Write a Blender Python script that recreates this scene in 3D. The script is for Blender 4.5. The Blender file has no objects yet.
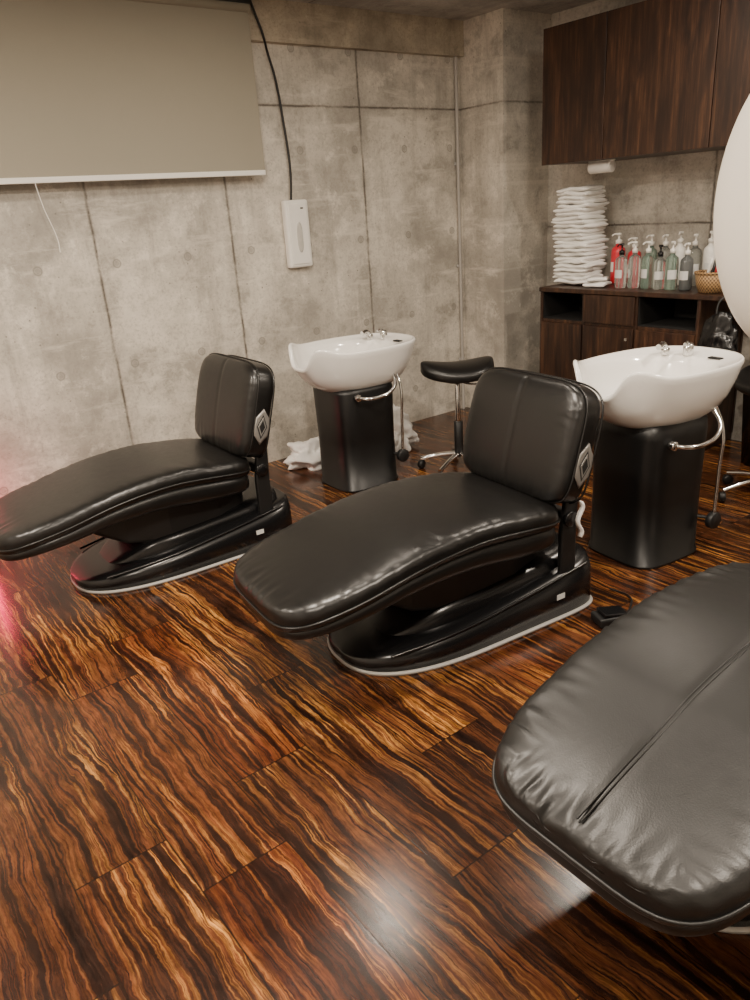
import bpy, math, random
from mathutils import Vector, Matrix, noise
random.seed(7)
H=1.55
COL=bpy.context.scene.collection

# ------------------------------------------------------------ node helpers
class NT:
    def __init__(s,name):
        s.m=bpy.data.materials.new(name); s.m.use_nodes=True
        s.t=s.m.node_tree; s.b=s.t.nodes['Principled BSDF']; s.o=s.t.nodes['Material Output']
    def n(s,typ,**k):
        nd=s.t.nodes.new(typ)
        for a,v in k.items(): setattr(nd,a,v)
        return nd
    def l(s,a,b): s.t.links.new(a,b)
    def set(s,sock,v):
        if hasattr(v,'is_linked') or hasattr(v,'links'): s.l(v,sock)
        else: sock.default_value=v
    def M(s,op,a,b=None,c=None):
        nd=s.n('ShaderNodeMath',operation=op); s.set(nd.inputs[0],a)
        if b is not None: s.set(nd.inputs[1],b)
        if c is not None: s.set(nd.inputs[2],c)
        return nd.outputs[0]
    def comb(s,x,y,z):
        nd=s.n('ShaderNodeCombineXYZ')
        for i,v in enumerate((x,y,z)): s.set(nd.inputs[i],v)
        return nd.outputs[0]
    def noise(s,vec,scale,detail=3,rough=.5,dist=0):
        nd=s.n('ShaderNodeTexNoise'); s.l(vec,nd.inputs['Vector'])
        nd.inputs['Scale'].default_value=scale; nd.inputs['Detail'].default_value=detail
        nd.inputs['Roughness'].default_value=rough; nd.inputs['Distortion'].default_value=dist
        return nd.outputs['Fac']
    def ramp(s,f,stops):
        nd=s.n('ShaderNodeValToRGB'); s.l(f,nd.inputs[0]); e=nd.color_ramp.elements
        while len(e)<len(stops): e.new(.5)
        for el,(p,c) in zip(e,stops):
            el.position=p
            if not hasattr(c,'__len__'): c=(c,c,c)
            el.color=(*c,1)
        return nd.outputs[0]
    def mix(s,f,a,b,blend='MIX'):
        nd=s.n('ShaderNodeMix',data_type='RGBA',blend_type=blend)
        s.set(nd.inputs[0],f)
        for i,v in ((6,a),(7,b)):
            if isinstance(v,tuple): nd.inputs[i].default_value=(*v,1)
            else: s.l(v,nd.inputs[i])
        return nd.outputs[2]
    def bump(s,h,strength,dist=.01):
        nd=s.n('ShaderNodeBump'); nd.inputs['Strength'].default_value=strength
        nd.inputs['Distance'].default_value=dist; s.l(h,nd.inputs['Height']); s.l(nd.outputs[0],s.b.inputs['Normal'])
    def pos(s): return s.n('ShaderNodeNewGeometry').outputs['Position']
    def obj(s): return s.n('ShaderNodeTexCoord').outputs['Object']
    def sep(s,v):
        nd=s.n('ShaderNodeSeparateXYZ'); s.l(v,nd.inputs[0]); return nd.outputs

def simple(name,col,rough=.5,metal=0,bump=0,bscale=60,var=.08,spec=None,coat=0,trans=0,emit=None,es=0):
    t=NT(name); v=t.obj()
    f=t.noise(v,bscale,3)
    c=t.mix(f,tuple(x*(1-var) for x in col),tuple(min(1,x*(1+var)) for x in col))
    t.l(c,t.b.inputs['Base Color'])
    t.b.inputs['Roughness'].default_value=rough; t.b.inputs['Metallic'].default_value=metal
    if coat: t.b.inputs['Coat Weight'].default_value=coat
    if trans: t.b.inputs['Transmission Weight'].default_value=trans
    if bump: t.bump(f,bump,.003)
    if emit: 
        t.b.inputs['Emission Color'].default_value=(*emit,1); t.b.inputs['Emission Strength'].default_value=es
    return t.m

def concrete(name,axis,seams,hs,tint=(.50,.462,.398),dark=1.0,holes=True):
    t=NT(name); p=t.pos(); X,Y,Z=t.sep(p); a={'x':X,'y':Y}[axis]
    T=lambda k:tuple(min(1,c*k*dark) for c in tint)
    big=t.noise(p,1.4,5,.6,.1); mid=t.noise(p,4.5,9,.74,.1); fine=t.noise(p,70,5,.65)
    base=t.ramp(big,[(.34,T(.66)),(.48,T(1.)),(.63,T(1.26))])
    base=t.mix(t.ramp(mid,[(.37,.75),(.49,.0)]),base,T(.57))
    base=t.mix(t.ramp(mid,[(.53,0.),(.63,.65)]),base,T(1.5))
    base=t.mix(t.ramp(fine,[(.30,.5),(.50,0.)]),base,T(.5))
    vo=t.n('ShaderNodeTexVoronoi'); vo.inputs['Scale'].default_value=18; t.l(p,vo.inputs['Vector'])
    pit=t.M('MULTIPLY',t.ramp(vo.outputs['Distance'],[(.05,.9),(.11,0.)]),t.ramp(t.noise(p,2.3,2),[(.50,0.),(.58,1.)]))
    base=t.mix(pit,base,T(.36))
    st=t.noise(t.comb(t.M('MULTIPLY',a,6.),t.M('MULTIPLY',Z,.7),t.M('MULTIPLY',X,0.)),1,6,.7)
    base=t.mix(t.ramp(st,[(.525,0.),(.665,.55)]),base,T(.54))
    st2=t.noise(t.comb(t.M('MULTIPLY',a,1.6),t.M('MULTIPLY',Z,9.),t.M('MULTIPLY',X,0.)),1,6,.7)
    base=t.mix(t.ramp(st2,[(.55,0.),(.67,.5)]),base,T(1.5))
    mask=None; halo=None
    wob=t.M('MULTIPLY',t.M('SUBTRACT',t.noise(p,7,5,.7),.5),.016)
    def acc(src,pos,w):
        nonlocal mask,halo
        d=t.M('ABSOLUTE',t.M('ADD',t.M('SUBTRACT',src,pos),wob))
        k=t.M('MAXIMUM',t.M('SUBTRACT',1.,t.M('DIVIDE',d,w)),0.)
        h=t.M('MAXIMUM',t.M('SUBTRACT',1.,t.M('DIVIDE',d,.06)),0.)
        mask=k if mask is None else t.M('MAXIMUM',mask,k)
        halo=h if halo is None else t.M('MAXIMUM',halo,h)
    for s_ in seams: acc(a,s_,.012)
    for h_ in hs: acc(Z,h_,.010)
    if mask is None: mask=t.M('MULTIPLY',X,0.); halo=mask
    brk=t.ramp(t.noise(p,4,5,.75),[(.40,.3),(.56,1.)])
    base=t.mix(t.M('MULTIPLY',halo,t.ramp(t.noise(p,9,5,.7),[(.45,0.),(.6,.8)])),base,T(.55))
    base=t.mix(t.M('MULTIPLY',halo,t.ramp(t.noise(p,7,5,.7),[(.3,.7),(.42,0.)])),base,T(1.45))
    base=t.mix(t.M('MULTIPLY',mask,brk),base,(.07*dark,.055*dark,.042*dark))
    hgt=t.M('ADD',t.M('MULTIPLY',fine,.3),mid)
    if holes:
        fx=t.M('SUBTRACT',t.M('FRACT',t.M('DIVIDE',t.M('ADD',a,.37),.42)),.5)
        fz=t.M('SUBTRACT',t.M('FRACT',t.M('DIVIDE',t.M('ADD',Z,.02),.55)),.5)
        d=t.M('SQRT',t.M('ADD',t.M('POWER',t.M('MULTIPLY',fx,.42),2.),t.M('POWER',t.M('MULTIPLY',fz,.55),2.)))
        hm=t.ramp(d,[(.012,.5),(.017,.15),(.019,.8),(.022,.7),(.026,0.)])
        base=t.mix(hm,base,T(.40))
    t.l(base,t.b.inputs['Base Color']); t.b.inputs['Roughness'].default_value=.62
    hgt=t.M('SUBTRACT',hgt,t.M('MULTIPLY',mask,1.5))
    t.bump(hgt,.35,.006)
    return t.m

def floor_mat():
    t=NT('floor_wood_planks'); p=t.pos(); X,Y,Z=t.sep(p)
    w=.245; L=1.05
    r=t.M('DIVIDE',t.M('ADD',X,.06),w); row=t.M('FLOOR',r); fr=t.M('FRACT',r)
    wn=t.n('ShaderNodeTexWhiteNoise',noise_dimensions='1D'); t.l(row,wn.inputs['W'])
    c=t.M('ADD',t.M('DIVIDE',Y,L),t.M('MULTIPLY',wn.outputs['Value'],3.)); col=t.M('FLOOR',c); fc=t.M('FRACT',c)
    wn2=t.n('ShaderNodeTexWhiteNoise',noise_dimensions='3D'); t.l(t.comb(row,col,0.),wn2.inputs['Vector'])
    rv=wn2.outputs['Value']; ox=t.M('MULTIPLY',rv,37.); 
    px=t.M('ADD',X,ox); py=t.M('ADD',Y,t.M('MULTIPLY',rv,91.))
    warp=t.M('SUBTRACT',t.noise(t.comb(t.M('MULTIPLY',px,4.),t.M('MULTIPLY',py,2.0),ox),1,2,.5,.3),.5)
    warp2=t.M('SUBTRACT',t.noise(t.comb(t.M('MULTIPLY',px,18.),t.M('MULTIPLY',py,9.),ox),1,4,.65,.2),.5)
    sx=t.M('ADD',px,t.M('ADD',t.M('MULTIPLY',warp,.09),t.M('MULTIPLY',warp2,.028)))
    v1=t.noise(t.comb(t.M('MULTIPLY',sx,38.),t.M('MULTIPLY',py,.9),ox),1,5,.60,.1)
    v2=t.noise(t.comb(t.M('MULTIPLY',sx,150.),t.M('MULTIPLY',py,5.),ox),1,4,.6,.1)
    v3=t.noise(t.comb(t.M('MULTIPLY',px,50.),t.M('MULTIPLY',py,14.),ox),1,4,.7,.2)
    lowm=t.noise(t.comb(t.M('MULTIPLY',px,7.),t.M('MULTIPLY',py,1.4),ox),1,3,.5,.3)
    stre=t.ramp(v1,[(.485,0.),(.515,1.),(.535,.8),(.57,0.),(.66,0.),(.685,.6),(.71,0.)])
    basec=t.ramp(v1,[(.30,(.012,.006,.0045)),(.42,(.028,.012,.0075)),(.5,(.078,.029,.012)),(.57,(.110,.038,.015)),(.63,(.034,.013,.008)),(.75,(.062,.023,.011))])
    gold=t.ramp(v2,[(.35,(.27,.105,.022)),(.62,(.50,.25,.065))])
    k=t.M('MULTIPLY',stre,t.ramp(lowm,[(.46,.05),(.66,.95)]))
    cc=t.mix(k,basec,gold)
    cc=t.mix(1.,cc,t.ramp(v2,[(.38,.62),(.62,1.2)]),'MULTIPLY')
    cc=t.mix(1.,cc,t.ramp(v3,[(.38,.62),(.6,1.15)]),'MULTIPLY')
    tint=t.ramp(wn2.outputs['Value'],[(0.,(.72,.68,.68)),(.4,(1.,.95,.90)),(.7,(1.15,1.05,.95)),(1.,(1.0,.75,.66))])
    cc=t.mix(1.,cc,tint,'MULTIPLY')
    e1=t.M('MULTIPLY',t.M('MINIMUM',fr,t.M('SUBTRACT',1.,fr)),w)
    e2=t.M('MULTIPLY',t.M('MINIMUM',fc,t.M('SUBTRACT',1.,fc)),L)
    e=t.M('MINIMUM',e1,e2)
    em=t.ramp(e,[(.0006,1.),(.0018,0.)])
    cc=t.mix(em,cc,(.010,.005,.003))
    t.l(cc,t.b.inputs['Base Color'])
    rr=t.M('ADD',.13,t.M('MULTIPLY',t.noise(p,7,4),.16)); t.l(rr,t.b.inputs['Roughness'])
    t.b.inputs['Specular IOR Level'].default_value=.42
    hh=t.M('SUBTRACT',t.M('MULTIPLY',v2,.12),t.M('MULTIPLY',em,.3)); t.bump(hh,.2,.0012)
    return t.m

def leather(name,col=(.0052,.005,.0048),rough=.33,wr=.14,bs=.3):
    t=NT(name); v=t.obj()
    vo=t.n('ShaderNodeTexVoronoi'); vo.inputs['Scale'].default_value=260; t.l(v,vo.inputs['Vector'])
    n1=t.noise(v,6,3,.5,.4); n2=t.noise(v,38,3,.5)
    h=t.M('ADD',t.M('MULTIPLY',vo.outputs['Distance'],.06),t.M('MULTIPLY',n1,wr*2)); h=t.M('ADD',h,t.M('MULTIPLY',n2,.06))
    c=t.mix(n1,tuple(x*.8 for x in col),tuple(x*1.3 for x in col)); t.l(c,t.b.inputs['Base Color'])
    t.l(t.M('ADD',rough-.05,t.M('MULTIPLY',n2,.1)),t.b.inputs['Roughness'])
    t.bump(h,bs,.008)
    return t.m

def wood_dark(name,axis='z'):
    t=NT(name); p=t.pos(); X,Y,Z=t.sep(p)
    vec=t.comb(t.M('MULTIPLY',X,40.),t.M('MULTIPLY',Y,40.),t.M('MULTIPLY',Z,2.2))
    f=t.noise(vec,1,6,.7,.3); g=t.noise(t.comb(X,t.M('MULTIPLY',Y,9.),t.M('MULTIPLY',Z,1.6)),1,4,.6,1.2)
    c=t.ramp(f,[(.3,(.012,.0045,.002)),(.5,(.040,.0165,.0075)),(.7,(.105,.047,.022))])
    c=t.mix(t.ramp(g,[(.38,.8),(.58,0.)]),c,(.012,.005,.003))
    t.l(c,t.b.inputs['Base Color']); t.b.inputs['Roughness'].default_value=.42; t.bump(f,.15,.002)
    return t.m

def basket_mat():
    t=NT('wicker'); v=t.obj(); X,Y,Z=t.sep(v)
    a=t.M('ARCTAN2',Y,X)
    f=t.M('SINE',t.M('ADD',t.M('MULTIPLY',a,30.),t.M('MULTIPLY',t.M('FLOOR',t.M('MULTIPLY',Z,90.)),3.14159)))
    c=t.ramp(t.M('ADD',t.M('MULTIPLY',f,.5),.5),[(0.,(.10,.05,.02)),(1.,(.50,.31,.14))])
    t.l(c,t.b.inputs['Base Color']); t.b.inputs['Roughness'].default_value=.6; t.bump(f,.6,.003); return t.m

# ------------------------------------------------------------ mesh helpers
def mesh(name,verts,faces,mat=None,parent=None,smooth=True,loc=(0,0,0),rot=(0,0,0)):
    me=bpy.data.meshes.new(name); me.from_pydata([tuple(v) for v in verts],[],faces); me.update()
    if smooth:
        for p in me.polygons: p.use_smooth=True
    import bmesh
    bm=bmesh.new(); bm.from_mesh(me); bmesh.ops.recalc_face_normals(bm,faces=bm.faces); bm.to_mesh(me); bm.free()
    o=bpy.data.objects.new(name,me); COL.objects.link(o); o.location=loc; o.rotation_euler=rot
    if mat: me.materials.append(mat)
    if parent: o.parent=parent
    return o
def empty(name,loc=(0,0,0),rz=0):
    o=bpy.data.objects.new(name,None); COL.objects.link(o); o.location=loc; o.rotation_euler=(0,0,rz); o.empty_display_size=.1
    return o
def bevel(o,w,seg=3,angle=True):
    m=o.modifiers.new('bevel','BEVEL'); m.width=w; m.segments=seg
    if angle: m.limit_method='ANGLE'; m.angle_limit=math.radians(35)
    return o
def box(name,c,d,mat,parent=None,bev=.004,rot=(0,0,0)):
    x,y,z=d[0]/2,d[1]/2,d[2]/2
    v=[(sx*x,sy*y,sz*z) for sx in(-1,1) for sy in(-1,1) for sz in(-1,1)]
    f=[(0,1,3,2),(4,6,7,5),(0,4,5,1),(2,3,7,6),(0,2,6,4),(1,5,7,3)]
    o=mesh(name,v,f,mat,parent,False,c,rot)
    if bev: bevel(o,bev,2)
    return o
def loft(name,loops,mat,parent=None,cap=True,smooth=True,loc=(0,0,0),rot=(0,0,0),closed=True):
    n=len(loops[0]); V=[p for l in loops for p in l]; F=[]
    for i in range(len(loops)-1):
        for j in range(n if closed else n-1):
            k=(j+1)%n; F.append((i*n+j,i*n+k,(i+1)*n+k,(i+1)*n+j))
    if cap:
        F.append(tuple(range(n))[::-1]); F.append(tuple((len(loops)-1)*n+j for j in range(n)))
    return mesh(name,V,F,mat,parent,smooth,loc,rot)
def lathe(name,prof,mat,parent=None,seg=40,loc=(0,0,0),rot=(0,0,0),cap=False):
    loops=[[(r*math.cos(2*math.pi*j/seg),r*math.sin(2*math.pi*j/seg),z) for j in range(seg)] for r,z in prof]
    return loft(name,loops,mat,parent,cap,True,loc,rot)
def cyl(name,c,r,h,mat,parent=None,rot=(0,0,0),seg=28,r2=None,bev=.003):
    r2=r if r2 is None else r2
    b=min(bev,r*.4,r2*.4,h*.3)
    return lathe(name,[(max(r-b,.0002)*.02,-h/2),(r-b,-h/2),(r,-h/2+b),(r2,h/2-b),(r2-b,h/2),(max(r2-b,.0002)*.02,h/2)],mat,parent,seg,c,rot,True)
def tube(name,pts,r,mat,parent=None,cyclic=False,smooth=True,loc=(0,0,0),rot=(0,0,0)):
    cu=bpy.data.curves.new(name,'CURVE'); cu.dimensions='3D'; cu.bevel_depth=r; cu.bevel_resolution=3; cu.resolution_u=8; cu.use_fill_caps=True
    if smooth:
        sp=cu.splines.new('BEZIER'); sp.bezier_points.add(len(pts)-1)
        for b,p in zip(sp.bezier_points,pts): b.co=p; b.handle_left_type=b.handle_right_type='AUTO'
    else:
        sp=cu.splines.new('POLY'); sp.points.add(len(pts)-1)
        for b,p in zip(sp.points,pts): b.co=(*p,1)
    sp.use_cyclic_u=cyclic
    if mat: cu.materials.append(mat)
    o=bpy.data.objects.new(name,cu); COL.objects.link(o); o.location=loc; o.rotation_euler=rot
    dg=bpy.context.evaluated_depsgraph_get(); me=bpy.data.meshes.new_from_object(o.evaluated_get(dg))
    o2=bpy.data.objects.new(name,me); COL.objects.link(o2); o2.location=loc; o2.rotation_euler=rot
    bpy.data.objects.remove(o); o2.name=name
    for p in me.polygons: p.use_smooth=True
    if parent: o2.parent=parent
    return o2
def sphere(name,c,r,mat,parent=None,scale=(1,1,1),seg=32):
    prof=[(max(.0005,math.sin(math.pi*i/16))*r,-math.cos(math.pi*i/16)*r) for i in range(17)]
    o=lathe(name,prof,mat,parent,seg,c,cap=True); o.scale=scale; return o
def cr(pts,x):
    n=len(pts)
    if x<=pts[0][0]: return pts[0][1]
    if x>=pts[-1][0]: return pts[-1][1]
    for i in range(n-1):
        if x<=pts[i+1][0]: break
    x0,y0=pts[i]; x1,y1=pts[i+1]
    m0=(y1-pts[i-1][1])/(x1-pts[i-1][0]) if i>0 else (y1-y0)/(x1-x0)
    m1=(pts[i+2][1]-y0)/(pts[i+2][0]-x0) if i<n-2 else (y1-y0)/(x1-x0)
    h=x1-x0; t=(x-x0)/h
    return (2*t**3-3*t*t+1)*y0+(t**3-2*t*t+t)*h*m0+(-2*t**3+3*t*t)*y1+(t**3-t*t)*h*m1
def sg(v,p): return math.copysign(abs(v)**p,v)

# ------------------------------------------------------------ materials
MF=floor_mat()
M_backwall=concrete('concrete_back','x',[.55,1.42,2.24,3.26],[2.15])
M_colx=concrete('concrete_column','y',[],[2.15],holes=False)
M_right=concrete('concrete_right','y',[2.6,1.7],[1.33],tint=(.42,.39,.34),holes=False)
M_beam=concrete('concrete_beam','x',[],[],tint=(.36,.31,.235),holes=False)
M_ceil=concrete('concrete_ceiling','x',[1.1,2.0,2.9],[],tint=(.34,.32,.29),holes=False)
M_paint=simple('painted_wall',(.70,.66,.60),.7,bump=.1)
M_lea=leather('black_leather')
M_lea3=leather('black_leather_soft',(.0075,.0073,.0068),.41,.06,.3)
M_plast=simple('black_plastic',(.005,.005,.0055),.25,bump=.02)
M_ped=simple('black_pedestal',(.0035,.0035,.0035),.40,bump=.02)
M_plastm=simple('black_plastic_matte',(.007,.007,.007),.5,bump=.05)
M_trim=simple('grey_rim',(.40,.39,.37),.4)
M_embl=simple('emblem_metal',(.26,.25,.235),.4,metal=.5)
M_cer=simple('white_ceramic',(.80,.78,.74),.12,var=.01,coat=.5)
M_chr=simple('chrome',(.75,.75,.74),.14,metal=1,var=.02)
M_white=simple('white_plastic',(.78,.76,.71),.35,var=.02)
M_cloth=simple('white_towel',(.88,.865,.83),.95,bump=.8,bscale=220,var=.04)
M_blind=simple('blind_fabric',(.30,.275,.215),.8,bump=.15,bscale=300,var=.04)
M_wood=wood_dark('dark_wood')
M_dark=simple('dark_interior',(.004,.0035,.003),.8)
M_red=simple('red_plastic',(.55,.015,.03),.3)
M_glass=simple('clear_bottle',(.85,.88,.84),.06,trans=.9,var=.02)
M_green=simple('green_bottle',(.40,.52,.44),.1,trans=.75,var=.05)
M_smoke=simple('smoke_bottle',(.16,.17,.17),.12,trans=.4,var=.05)
M_label=simple('label',(.62,.62,.60),.4)
M_bask=basket_mat()
M_hood=simple('hood_white',(.66,.62,.55),.35,var=.01)
M_neon=simple('red_neon',(1,.1,.15),.5,emit=(1,.02,.09),es=48)

# ------------------------------------------------------------ room
XL,XR=-1.7,4.62; YB,YF=4.28,-1.6; ZC=2.68
def slab(name,x0,x1,y0,y1,z0,z1,mat): return box(name,((x0+x1)/2,(y0+y1)/2,(z0+z1)/2),(x1-x0,y1-y0,z1-z0),mat,None,0)
slab('floor',XL-.1,XR+.1,YF-.1,YB+.1,-.1,0,MF)
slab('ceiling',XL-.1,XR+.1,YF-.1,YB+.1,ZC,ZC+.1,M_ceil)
slab('wall_back',XL-.1,4.15,YB,YB+.1,0,ZC,M_backwall)
slab('wall_left',XL-.1,XL,YF,YB,0,ZC,M_paint)
slab('wall_front',XL-.1,XR+.1,YF-.1,YF,0,ZC,M_paint)
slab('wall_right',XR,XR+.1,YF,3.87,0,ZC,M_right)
slab('wall_column',4.15,XR+.1,3.87,YB+.1,0,ZC,M_colx)
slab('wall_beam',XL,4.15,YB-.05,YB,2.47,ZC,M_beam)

# ------------------------------------------------------------ shampoo chair
PROF=[(-.04,.392),(0,.402),(.10,.425),(.25,.455),(.41,.49),(.58,.512),(.73,.517),(.90,.503),(1.04,.485),(1.12,.475)]
def pillow(name,L,W,T,top,pf,pr,mat,parent,n=12,m=2.6,crown=.0,wr=0,seams=(),N=90,K=96,seed=0,loc=(0,0,0),rot=(0,0,0),qf=7,qr=10,tfun=None,x0=0,gd=.004):
    loops=[]
    for i in range(N+1):
        s=-math.cos(math.pi*i/N); s=max(-.99995,min(.99995,s))
        p=pf if s<0 else pr; q=qf if s<0 else qr
        x=x0+L/2*(1+s)
        fw=(1-abs(s)**p)**(1/p); ft=(1-abs(s)**q)**(1/q)
        w=W/2*fw; tt=(tfun(x) if tfun else T)
        t=tt/2*ft; zc=top(x)-tt/2
        lp=[]
        for j in range(K):
            th=2*math.pi*(j+.5)/K; c,sn=math.cos(th),math.sin(th)
            y=w*c; z=math.copysign(t*(max(0,1-abs(c)**n))**(1/m),sn)
            fall=(1-min(1,abs(y)/(W/2))**2)
            if sn>0: z+=crown*fall*ft
            if wr:
                de=w-abs(y); dx=(x-x0)
                if de<dx: d,sp=de,x*1.0+(5 if y>0 else 0)
                else: d,sp=dx,y*1.0+10
                side=1 if sn>0 else max(0,1-abs(z)/max(t,1e-4)*1.0)
                am=math.exp(-(d/.06)**1.5)*side
                a1=noise.noise(Vector((sp*24+seed,d*7+sp*6,seed))); a2=noise.noise(Vector((sp*50+seed,d*12,seed+3)))
                loc_m=.35+.65*max(0,min(1,.5+1.6*noise.noise(Vector((sp*3.1,seed,2)))))
                z+=wr*am*loc_m*((.35-abs(a1)*1.8)*.8+a2*.4)
                y+=math.copysign(wr*.3*am*loc_m*a1,y)
            if sn>.05:
                for ys in seams: z-=gd*math.exp(-((y-ys)/.012)**2)
            lp.append((x,y,zc+z))
        loops.append(lp)
    return loft(name,loops,mat,parent,True,True,loc,rot)
def outline(L,W,pf,pr,zf,x0=0,N=60,grow=0):
    pts=[]
    for sgn in(1,-1):
        rng=range(N+1) if sgn==1 else range(N,-1,-1)
        for i in rng:
            s=-math.cos(math.pi*i/N); p=pf if s<0 else pr
            x=x0+L/2*(1+s*(1+grow)); w=(W/2+grow)*max(0,1-abs(s)**p)**(1/p)
            if sgn==-1 and i in(0,N): continue
            pts.append((x,sgn*w,zf(max(x0,min(x0+L,x)))))
    return pts
def chair(loc,ang,lea,seat_seam=False,wr=.012,seed=0,lift=0,recline=0):
    R=empty('shampoo_chair',(loc[0],loc[1],0),math.radians(ang))
    top=lambda x:cr(PROF,x)+lift*max(0,min(1,x/.35))
    TH=.095; X0=-.04; L=1.16; W=.63; PFT=4.6
    pillow('seat_pad',L,W,TH,top,PFT,7,lea,R,n=14,crown=.009,wr=wr,seams=(0.0,) if seat_seam else (),seed=seed,N=150,K=200,x0=X0,gd=.003)
    tube('seat_piping',outline(L+.004,W+.006,PFT,7,lambda x:top(x)-TH*.60,x0=X0-.002),.0045,lea,R,cyclic=True,smooth=False)
    if seat_seam:
        for dy in(-.005,.005):
            tube('seat_seam_%s'%('a' if dy<0 else 'b'),[(x,dy,top(x)+.0060) for x in [X0+.03+.03*i for i in range(37)]],.0024,lea,R,smooth=True)
    lt=lambda x:cr([(-.04,.06),(.3,.085),(.6,.11),(.85,.125),(1.12,.11)],x)
    pillow('seat_shell',L-.015,W-.012,.1,lambda x:top(x)-TH*.66,PFT,7,lea,R,n=7,m=3,tfun=lt,N=60,K=64,x0=X0+.007)
    lp=[]
    for x,w,z0,z1 in[(.36,.10,.26,.33),(.50,.15,.18,.37),(.70,.18,.14,.38),(.95,.18,.14,.38),(1.10,.15,.16,.36)]:
        lp.append([(x,-w,z0),(x,-w*1.0,z1),(x,w,z1),(x,w,z0)])
    bevel(loft('lift_housing',lp,M_plastm,R,smooth=False),.02,3)
    def baseloft(name,L,W,x0,zt,pf,pr,mat,sh=.75,ins=.86,N=50):
        loops=[]
        for i in range(N+1):
            s=-math.cos(math.pi*i/N); s=max(-.9995,min(.9995,s)); p=pf if s<0 else pr
            w=W/2*(1-abs(s)**p)**(1/p); x=x0+L/2*(1+s); z=zt(x)
            k=[(-w,.012),(-w,z*sh*.7),(-w*.985,z*sh),(-w*.93,z*(sh*.45+.55)),(-w*ins,z*.99),(-w*ins*.8,z),(0,z+.004)]
            loops.append([(x,y,zz) for y,zz in k]+[(x,-y,zz) for y,zz in k[-2::-1]])
        return loft(name,loops,mat,R)
    baseloft('base_cover',1.06,.56,.26,lambda x:cr([(.26,.045),(.34,.075),(.5,.10),(.8,.135),(1.1,.175),(1.32,.215)],x),2.6,9,M_plast)
    baseloft('base_fairing',.90,.42,.38,lambda x:cr([(.38,.07),(.5,.14),(.62,.185),(.85,.205),(1.1,.225),(1.29,.25)],x),2.4,9,M_plast,.8,.8)
    loops=[]
    for z,g in((.001,.006),(.012,.008),(.014,.0)):
        loops.append([(x,y,z) for x,y,_ in outline(1.06,.57,2.6,9,lambda x:0,x0=.26,grow=g)])
    loft('base_rim',loops,M_trim,R)
    for sy in(-1,1):
        tube('base_line_%s'%('l' if sy>0 else 'r'),[(.36,sy*.215,.082),(.6,sy*.255,.105),(.9,sy*.263,.14),(1.25,sy*.263,.192)],.006,M_plast,R)
    tilt=math.radians(-74.5+recline)
    B=(1.115+.03*math.sin(math.radians(recline)),0,.465)
    BW=.62
    pillow('back_cushion',.455,BW,.14,lambda x:.07+.008*math.sin(x/.45*math.pi),6,5,lea,R,n=14,m=3,crown=.010,wr=wr*.7,seams=(0.0,),seed=seed+11,loc=B,rot=(0,tilt,0),qf=6,qr=5,N=110,K=200,gd=.003)
    tube('back_piping',outline(.457,BW+.004,6,5,lambda x:.036),.004,lea,R,cyclic=True,smooth=False,loc=B,rot=(0,tilt,0))
    tube('back_piping_rear',outline(.457,BW+.004,6,5,lambda x:-.045),.004,lea,R,cyclic=True,smooth=False,loc=B,rot=(0,tilt,0))
    for sy in(-1,1):
        tag='l' if sy>0 else 'r'
        o=loft('back_bracket_'+tag,[[(1.13,sy*.225,z),(1.205,sy*.225,z),(1.205,sy*.25,z),(1.13,sy*.25,z)] for z in(.17,.35)]+[[(1.16,sy*.225,.56-.12*(recline>0)),(1.215,sy*.225,.56-.12*(recline>0)),(1.215,sy*.25,.56-.12*(recline>0)),(1.16,sy*.25,.56-.12*(recline>0))]],M_plastm,R,smooth=False); bevel(o,.006,2)
        cyl('hinge_'+tag,(1.165,sy*.253,.40),.032,.022,M_plast,R,(math.pi/2,0,0))
    box('hinge_bar',(1.17,0,.40),(.05,.48,.05),M_plastm,R,.01)
    em=empty('emblem',(0,0,0)); em.parent=R; em.location=B; em.rotation_euler=(0,tilt,0)
    yb=-BW/2-.001
    lp=[]
    for g,yy in((1,yb),(1,yb-.0045),(.82,yb-.006)):
        lp.append([(.17+math.cos(a)*.085*g*(.8 if k%2 else 1),yy,-.003+math.sin(a)*.040*g) for k,a in enumerate([i*math.pi/6 for i in range(12)])])
    loft('plate',lp,M_embl,em)
    for nm,g0,dy,mt in(('diamond',1,.0062,M_dark),('diamond_ring',.8,.0074,M_embl),('diamond_inner',.55,.0084,M_dark)):
        lp=[[(.17+x*g*g0,yb-dy-e,-.003+z*g*g0) for x,z in((.058,0),(0,.027),(-.058,0),(0,-.027))] for g,e in((1,0),(.97,.0012))]
        loft(nm,lp,mt,em,smooth=False)
    box('spec_label',(1.10,-.2815,.10),(.04,.002,.022),M_label,R,0)
    return R
c1=chair((.470,3.396),-2,M_lea,wr=.008,seed=1)
c2=chair((1.016,2.047),-6.5,M_lea,wr=.008,seed=5)
c3=chair((.970,.70),-1,M_lea3,True,wr=.022,seed=9,lift=.025,recline=48)
tg=[[(1.20+.012*math.sin(z*60),y,z) for y in(-.282,-.262)] for z in [.32+.0125*i for i in range(13)]]
o=mesh('hanging_tag',[p for l in tg for p in l],[(2*i,2*i+1,2*i+3,2*i+2) for i in range(12)],M_cloth,c2); s=o.modifiers.new('s','SOLIDIFY'); s.thickness=.008

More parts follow.
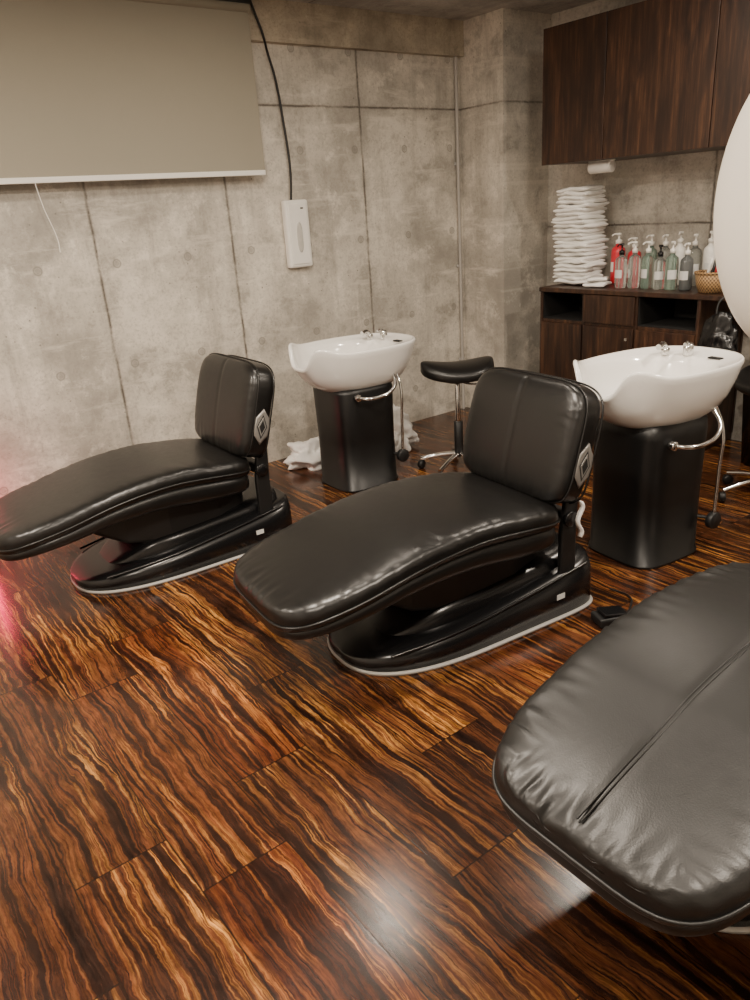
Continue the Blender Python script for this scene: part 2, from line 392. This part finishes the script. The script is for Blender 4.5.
# ------------------------------------------------------------ shampoo basin
def basin(loc,ang,ZR=.855):
    R=empty('shampoo_basin',(loc[0],loc[1],0),math.radians(ang))
    AX,AY=.378,.272; CX=.025
    lp=[]
    for z,s in((0,1.0),(.012,1.0),(.014,.97),(.3,.96),(.58,.99),(ZR-.225,.97),(ZR-.2,.8)):
        lp.append([(.205*s*sg(math.cos(a),.5),.195*s*sg(math.sin(a),.5),z) for a in [2*math.pi*i/96 for i in range(96)]])
    loft('pedestal',lp,M_ped,R)
    K=128
    def rim(th):
        d=abs((th-math.pi+math.pi)%(2*math.pi)-math.pi)
        return -.085*math.exp(-(d/.36)**4)+.030*math.exp(-((d-.62)/.30)**2)
    def ring(sc,dx,z,hf,syx=1.0):
        l=[]
        for i in range(K):
            th=2*math.pi*i/K; c,s_=math.cos(th),math.sin(th)
            x=AX*sg(c,2/2.5)*sc+dx; y=AY*sg(s_,2/2.5)*sc*syx
            l.append((CX+x,y,ZR+z+hf*rim(th)))
        return l
    rings=[ring(.30,.0,-.245,0),ring(.50,0,-.242,0),ring(.64,0,-.225,0),ring(.77,0,-.188,.05),ring(.87,0,-.135,.2),ring(.94,0,-.075,.45),ring(.98,0,-.03,.8),ring(1.0,0,-.006,1),
           ring(.997,0,.004,1),ring(.98,0,.009,1),ring(.955,0,.006,1),ring(.93,-.004,-.004,.95),ring(.81,-.050,-.010,.85,1.08),ring(.785,-.060,-.018,.75,1.08),ring(.755,-.066,-.05,.6,1.06),ring(.70,-.07,-.10,.3,1.05),ring(.60,-.07,-.145,.1,1.05),ring(.42,-.06,-.175,0,1),ring(.2,-.05,-.185,0),ring(.03,-.05,-.186,0)]
    loft('bowl',rings,M_cer,R)
    cyl('drain',(-.02,0,ZR-.183),.03,.006,M_chr,R)
    fx=CX+.255; zr=ZR-.010; fy=.05
    cyl('mixer_body',(fx,fy,zr+.022),.022,.045,M_chr,R)
    sphere('mixer_cap',(fx,fy,zr+.045),.022,M_chr,R,(1,1,.6))
    tube('mixer_lever',[(fx,fy,zr+.05),(fx-.03,fy-.015,zr+.062),(fx-.065,fy-.03,zr+.060)],.007,M_chr,R)
    cyl('spray_holder',(fx-.04,fy+.09,zr+.012),.02,.03,M_chr,R)
    tube('spray_head',[(fx-.04,fy+.09,zr+.02),(fx-.06,fy+.085,zr+.045),(fx-.105,fy+.075,zr+.04)],.014,M_chr,R)
    box('temperature_display',(fx+.0,-.09,zr+.004),(.03,.06,.006),M_dark,R,.002)
    tube('handle_bar',[(-.10,-.20,.560),(-.06,-.245,.555),(.02,-.27,.56),(.09,-.268,.58),(.135,-.245,.615),(.15,-.20,.66)],.010,M_chr,R)
    cyl('handle_mount',(-.10,-.205,.56),.02,.03,M_chr,R,(math.pi/2,0,0))
    tube('drain_rod',[(.185,-.17,.69),(.185,-.225,.58),(.175,-.235,.4),(.165,-.24,.20)],.008,M_chr,R)
    cyl('rod_foot',(.163,-.24,.17),.038,.03,M_plastm,R,(math.pi/2,0,0))
    tube('rod_tie',[(.163,-.235,.17),(.165,-.20,.17),(.15,-.17,.17)],.008,M_plastm,R)
    return R
basin((2.52,3.55),-3,.82); basin((2.85,1.80),-7); basin((2.93,.66),-1)

# ------------------------------------------------------------ stools
def stool(loc,ang,zs=.6):
    R=empty('saddle_stool',(loc[0],loc[1],0),math.radians(ang))
    N,K=40,64; lp=[]
    for i in range(N+1):
        s=-math.cos(math.pi*i/N); s=max(-.9995,min(.9995,s)); x=.215*s
        w=(.16+.035*s)*(1-abs(s)**2.6)**(1/2.6); t=.048*(1-abs(s)**5)**.2
        zc=zs+.035*(abs(s)**2)
        lp.append([(x,w*math.cos(2*math.pi*j/K),zc+t*sg(math.sin(2*math.pi*j/K),.6)-.02*(abs(math.cos(2*math.pi*j/K))**2)) for j in range(K)])
    loft('seat',lp,M_lea,R)
    cyl('seat_plate',(0,0,zs-.055),.07,.02,M_plastm,R)
    cyl('gas_lift',(0,0,(zs+.08)/2+.02),.016,zs-.17,M_chr,R)
    cyl('column',(0,0,.20),.027,.22,M_plastm,R)
    tube('lever',[(0,0,zs-.06),(.06,-.09,zs-.065),(.09,-.15,zs-.055)],.006,M_chr,R)
    for k in range(5):
        a=2*math.pi*k/5+.3; c,s=math.cos(a),math.sin(a)
        tube('leg_%d'%k,[(0,0,.11),(.12*c,.12*s,.095),(.24*c,.24*s,.065)],.014,M_chr,R)
        cyl('caster_%d'%k,(.24*c,.24*s,.028),.027,.03,M_plastm,R,(math.pi/2,0,a+1.2))
    return R
stool((3.05,3.22),-35,.62); stool((3.80,1.70),60)

# ------------------------------------------------------------ cabinets on right wall
up=empty('wall_cabinet')
X0=4.10; z0,z1=1.73,2.485
box('carcass',((X0+.02+XR)/2,(3.49+.6)/2,(z0+z1)/2),(XR-X0-.022,3.49-.6,z1-z0),M_wood,up,.002)
ys=[3.495,3.03,2.36,1.72,1.15,.6]
for i in range(5):
    a,b=ys[i],ys[i+1]
    box('door_panel_%d'%i,(X0+.009,(a+b)/2,(z0+z1)/2),(.02,abs(a-b)-.005,z1-z0+.004),M_wood,up,.002)
ds=empty('counter_cabinet')
zt=.972; y0=3.49
box('countertop',((X0-.012+XR)/2,(y0+.9)/2,zt-.014),(XR-X0+.010,y0-.9,.028),M_wood,ds,.003)
box('back_panel',(XR-.015,(y0+2.32)/2,.5),(.02,y0-2.32,.9),M_wood,ds,0)
for i,y in enumerate([y0-.01,3.13,2.74,2.335]):
    box('divider_%d'%i,((X0+XR)/2,y,.475),(XR-X0-.01,.02,.94),M_wood,ds,.001)
box('shelf_low',((X0+XR)/2,(y0+2.33)/2,.755),(XR-X0-.02,y0-2.34,.02),M_wood,ds,.001)
box('plinth',(X0+.04,(y0+2.33)/2,.04),(.02,y0-2.34,.08),M_dark,ds,0)
for i,(a,b,za,zb) in enumerate([(3.475,3.135,.09,.745),(3.125,2.745,.09,.745),(3.125,2.745,.765,.94),(2.735,2.34,.09,.745)]):
    box('front_panel_%d'%i,(X0+.004,(a+b)/2,(za+zb)/2),(.02,a-b-.004,zb-za),M_wood,ds,.002)
for i,(a,b) in enumerate([(3.469,3.141),(2.729,2.346)]):  # near-black linings put the shade inside the open slots into the colour
    xa,xb=X0+.012,X0+.40
    box('slot_shade_back_%d'%i,(xb,(a+b)/2,.855),(.006,a-b,.172),M_dark,ds,0)
    box('slot_shade_floor_%d'%i,((xa+xb)/2,(a+b)/2,.768),(xb-xa,a-b,.005),M_dark,ds,0)
    box('slot_shade_side_%d'%i,((xa+xb)/2,a-.0025,.855),(xb-xa,.005,.172),M_dark,ds,0)
    box('slot_shade_side_b%d'%i,((xa+xb)/2,b+.0025,.855),(xb-xa,.005,.172),M_dark,ds,0)
    box('slot_shade_top_%d'%i,((xa+xb)/2,(a+b)/2,.941),(xb-xa,a-b,.004),M_dark,ds,0)
box('end_panel',((X0+XR)/2,.92,.475),(XR-X0-.01,.025,.94),M_wood,ds,.001)
box('knob',(X0-.012,2.79,.68),(.015,.02,.02),M_chr,ds,.004)

# towels
V=[];F=[]
def addslab(cx,cy,cz,dx,dy,dz,rz):
    base=len(V); K=24; N=14; sd=random.uniform(0,50)
    for i in range(N+1):
        s=-math.cos(math.pi*i/N); s=max(-.99,min(.99,s)); f=(1-abs(s)**6)**(1/6)
        for j in range(K):
            th=2*math.pi*j/K
            lx=dx/2*sg(math.cos(th),.45)*(.96+.04*f); lz=dz/2*sg(math.sin(th),.8)*f; ly=dy/2*s
            lx+=.020*noise.noise(Vector((sd,ly*14,sd))); lz+=.014*noise.noise(Vector((lx*10+sd,ly*12,cz*9)))
            V.append((cx+lx*math.cos(rz)-ly*math.sin(rz),cy+lx*math.sin(rz)+ly*math.cos(rz),cz+lz))
    for i in range(N):
        for j in range(K):
            k=(j+1)%K; F.append((base+i*K+j,base+i*K+k,base+(i+1)*K+k,base+(i+1)*K+j))
    F.append(tuple(base+j for j in range(K))[::-1]); F.append(tuple(base+N*K+j for j in range(K)))
n=24; dz=.025
for i in range(n):
    addslab(4.35+random.uniform(-.016,.016),3.365+random.uniform(-.014,.014),zt+.012+dz/2+i*dz,.24+random.uniform(-.02,.02),.26+random.uniform(-.02,.02)-(.03 if i>16 else 0),dz*1.25,random.uniform(-.09,.09))
mesh('towel_stack',V,F,M_cloth)
V=[];F=[]
for i in range(2): addslab(4.22,3.115-.005*i,zt+.022+i*.026,.13,.14-.02*i,.026,.2+.3*i)
mesh('folded_cloth',V,F,M_cloth)
ph=empty('paper_towel_holder',(4.22,3.12,z0-.040))
cyl('roll',(0,0,0),.036,.16,M_white,ph,(math.pi/2,0,0)); box('mount',(0,0,.034),(.03,.18,.008),M_white,ph)

def bottle(x,y,r,h,mat,pump=M_white):
    R=empty('pump_bottle',(x,y,zt+.001),random.uniform(-1,1))
    lathe('body',[(.001,.0),(r*.92,.0),(r,.008),(r,h*.80),(r*.9,h*.88),(r*.42,h*.95),(r*.38,h),(.001,h)],mat,R,28)
    lathe('pump_collar',[(.001,h),(r*.46,h),(r*.46,h+.022),(r*.15,h+.028),(r*.13,h+.052),(r*.36,h+.053),(r*.34,h+.066),(.001,h+.067)],pump,R,20)
    tube('nozzle',[(0,0,h+.060),(-.03,0,h+.060),(-.045,0,h+.050)],.005,pump,R)
    loops=[[ (r*1.012*math.cos(a),r*1.012*math.sin(a),z) for a in [math.pi*.75+i*math.pi*.5/14 for i in range(15)]] for z in(h*.3,h*.55)]
    loft('label',loops,M_label if mat is not M_red else M_white,R,cap=False,closed=False)
bottle(4.45,3.13,.045,.25,M_red); bottle(4.47,3.02,.042,.22,M_red)
mats=[M_glass,M_green,M_smoke]
yy=2.96
for i in range(6):
    bottle(4.25+random.uniform(-.015,.015),yy-i*.088,.037,.19+random.choice([0,.01,.02]),mats[[0,0,1,0,1,2][i]],M_white if i%3 else M_plast)
for i in range(6):
    bottle(4.47,2.90-i*.10,.040,.235+random.choice([0,.015]),[M_green,M_glass,M_white,M_glass,M_white,M_white][i])
bk=empty('wicker_basket',(4.22,2.33,zt+.001))
lathe('body',[(.001,.002),(.075,.002),(.09,.05),(.10,.11),(.094,.11),(.084,.05),(.07,.01),(.001,.01)],M_bask,bk,40)
tube('rim',[(.098*math.cos(a),.098*math.sin(a),.11) for a in [i*math.pi/8 for i in range(16)]],.007,M_bask,bk,True)
for i in range(4):
    cyl('comb_handle_%d'%i,(.03*math.cos(i*1.7),.03*math.sin(i*1.7),.11),.009,.16,[M_red,M_white,M_plast,M_white][i],bk,(.2*math.sin(i),.1,0))
def lump(name,c,sc,mat,amp=.18,fr=5,parent=None,flat=None):
    loops=[]
    for i in range(41):
        ph=math.pi*i/40; l=[]
        for j in range(56):
            th=2*math.pi*j/56; d=Vector((max(.001,math.sin(ph))*math.cos(th),max(.001,math.sin(ph))*math.sin(th),-math.cos(ph)))
            k=1+amp*(noise.noise(d*fr*.5+Vector(c))+.6*abs(noise.noise(d*fr+Vector(c))))
            p=Vector((d.x*sc[0]*k,d.y*sc[1]*k,d.z*sc[2]*k))
            if flat is not None: p.z=max(p.z,flat)
            l.append(tuple(p))
        loops.append(l)
    return loft(name,loops,mat,parent,True,True,c)
bag=empty('trash_bag',(4.03,2.16,0))
lump('bag',(0,0,.72),(.05,.10,.16),M_plast,.3,3.5,bag)
tube('strap',[(0,.03,.86),(.03,.02,.96),(.06,-.02,.975),(.03,-.05,.96),(0,-.05,.86)],.006,M_plastm,bag)
bin_=empty('waste_bin',(4.33,1.95,0))
lathe('bin_body',[(.001,0),(.14,0),(.17,.42),(.175,.43),(.165,.43),(.135,.02),(.001,.02)],M_plast,bin_,36)

lump('floor_cloth',(2.52,4.02,.06),(.17,.12,.095),M_cloth,.6,4,flat=-.06)
lump('floor_cloth',(3.06,3.90,.09),(.12,.15,.16),M_cloth,.6,4,flat=-.09)

fp=empty('foot_pedal',(2.20,1.50,0),math.radians(-25))
box('pedal_body',(0,0,.018),(.13,.085,.036),M_plastm,fp,.008)
box('pedal_top',(.005,0,.042),(.10,.07,.012),M_plast,fp,.004,(0,.1,0))
tube('cable',[(.06,0,.015),(.12,.06,.008),(.16,.14,.008),(.12,.22,.008)],.004,M_plastm,fp)

# ------------------------------------------------------------ blind
bl=empty('roller_blind')
bx0,bx1=.25,2.462
box('fabric',((bx0+bx1)/2,4.185,(1.79+2.60)/2),(bx1-bx0,.003,2.60-1.79),M_blind,bl,0)
box('bottom_bar',((bx0+bx1)/2,4.185,1.782),(bx1-bx0,.014,.028),M_white,bl,.004)
cyl('roller',((bx0+bx1)/2,4.185,2.615),.026,bx1-bx0,M_blind,bl,(0,math.pi/2,0))
box('headrail',((bx0+bx1)/2,4.19,2.652),(bx1-bx0+.02,.075,.05),M_plastm,bl,.004)
tube('pull_cord',[(1.15,4.18,1.78),(1.17,4.19,1.66),(1.21,4.20,1.50),(1.21,4.20,1.44)],.0022,M_white,bl)

sw=empty('wall_heater_controller',(2.684,4.28,1.425))
box('case',(0,-.027,0),(.17,.05,.40),M_white,sw,.012)
box('front_cover',(0,-.054,0),(.13,.008,.36),M_white,sw,.004)
lp=[]
for g,yv in((1,-.057),(1,-.0605),(.85,-.061)):
    lp.append([(.020*g*math.cos(a),yv,.0+.09*g*sg(math.sin(a),.6)-.02) for a in [i*math.pi/20 for i in range(40)]])
loft('lens',lp,simple('lens_grey',(.5,.48,.44),.3),sw)
box('indicator',(.03,-.0585,.15),(.02,.003,.008),M_dark,sw,0)
tube('power_cable',[(2.67,4.265,1.61),(2.685,4.262,1.80),(2.67,4.262,2.05),(2.64,4.262,2.30),(2.60,4.25,2.42),(2.56,4.215,2.50),(2.53,4.215,2.58),(2.50,4.215,2.66)],.007,M_plastm)
cd=empty('conduit_pipe')
tube('pipe',[(4.10,4.262,.0),(4.10,4.262,2.30),(4.10,4.262,2.47)],.012,simple('conduit_grey',(.36,.34,.31),.5),cd,smooth=False)
for z in(.4,1.1,1.8): box('clip_%d'%int(z*10),(4.10,4.27,z),(.05,.014,.02),M_trim,cd,.002)

# ------------------------------------------------------------ hair dryer hood on stand
hd=empty('hooded_hair_dryer',(1.254,.550,0),math.radians(-37.9))
prof=[]
for i in range(25):
    a=math.pi/2*i/24; prof.append((max(.001,.235*math.sin(a)),-.105*math.cos(a)))
prof+=[(.236,.02),(.232,.03),(.225,.03),(.225,.0)]
for i in range(24,-1,-1):
    a=math.pi/2*i/24; prof.append((max(.001,.217*math.sin(a)),-.09*math.cos(a)))
lathe('hood',prof,M_hood,hd,72,(0,0,1.515),(0,math.pi/2,0))
tube('arm',[(.02,.0,1.745),(.2,0,1.77),(.5,0,1.72),(.74,0,1.55)],.018,M_hood,hd)
cyl('pole',(.75,0,.80),.02,1.56,M_chr,hd)
cyl('stand_base',(.75,0,.025),.2,.05,M_plastm,hd)

# ------------------------------------------------------------ lights
def down(x,y,power,size=.16,col=(1,.87,.72)):
    R=empty('ceiling_downlight',(x,y,ZC))
    lathe('trim_ring',[(size*.55,-.002),(size*.72,-.004),(size*.74,-.012),(size*.56,-.016),(size*.54,-.006)],M_white,R,36)
    L=bpy.data.lights.new('downlight_lamp','AREA'); L.shape='DISK'; L.size=size; L.energy=power; L.color=col
    o=bpy.data.objects.new('downlight_lamp',L); COL.objects.link(o); o.location=(0,0,-.018); o.parent=R
for x,y,p,s_ in((2.0,2.86,14,.2),(3.12,2.17,20,.18),(.9,1.9,74,.16),(1.4,.2,60,.16),(-.6,3.0,80,.16),(-.3,.6,58,.16),(3.5,.5,62,.16)):
    down(x,y,p,s_)
R=empty('neon_lamp',(.50,4.15,0))
tube('neon_tube',[(0,0,.10),(0,0,.50)],.012,M_neon,R,smooth=False)
cyl('neon_foot',(0,0,.05),.05,.10,M_plastm,R)
w=bpy.data.worlds.new('world'); bpy.context.scene.world=w; w.use_nodes=True
w.node_tree.nodes['Background'].inputs[0].default_value=(1,.9,.8,1); w.node_tree.nodes['Background'].inputs[1].default_value=.3

# ------------------------------------------------------------ camera
r=Vector((.7869,-.6136,-.0653)); f=Vector((.5541,.7492,-.3629))
f.normalize(); r=(r-f*r.dot(f)).normalized(); u=r.cross(f)
cam=bpy.data.cameras.new('camera'); co=bpy.data.objects.new('camera',cam); COL.objects.link(co)
m=Matrix(((r.x,u.x,-f.x,0),(r.y,u.y,-f.y,0),(r.z,u.z,-f.z,H),(0,0,0,1)))
co.matrix_world=m; cam.sensor_fit='VERTICAL'; cam.sensor_height=36; cam.lens=27; cam.clip_start=.02
bpy.context.scene.camera=co
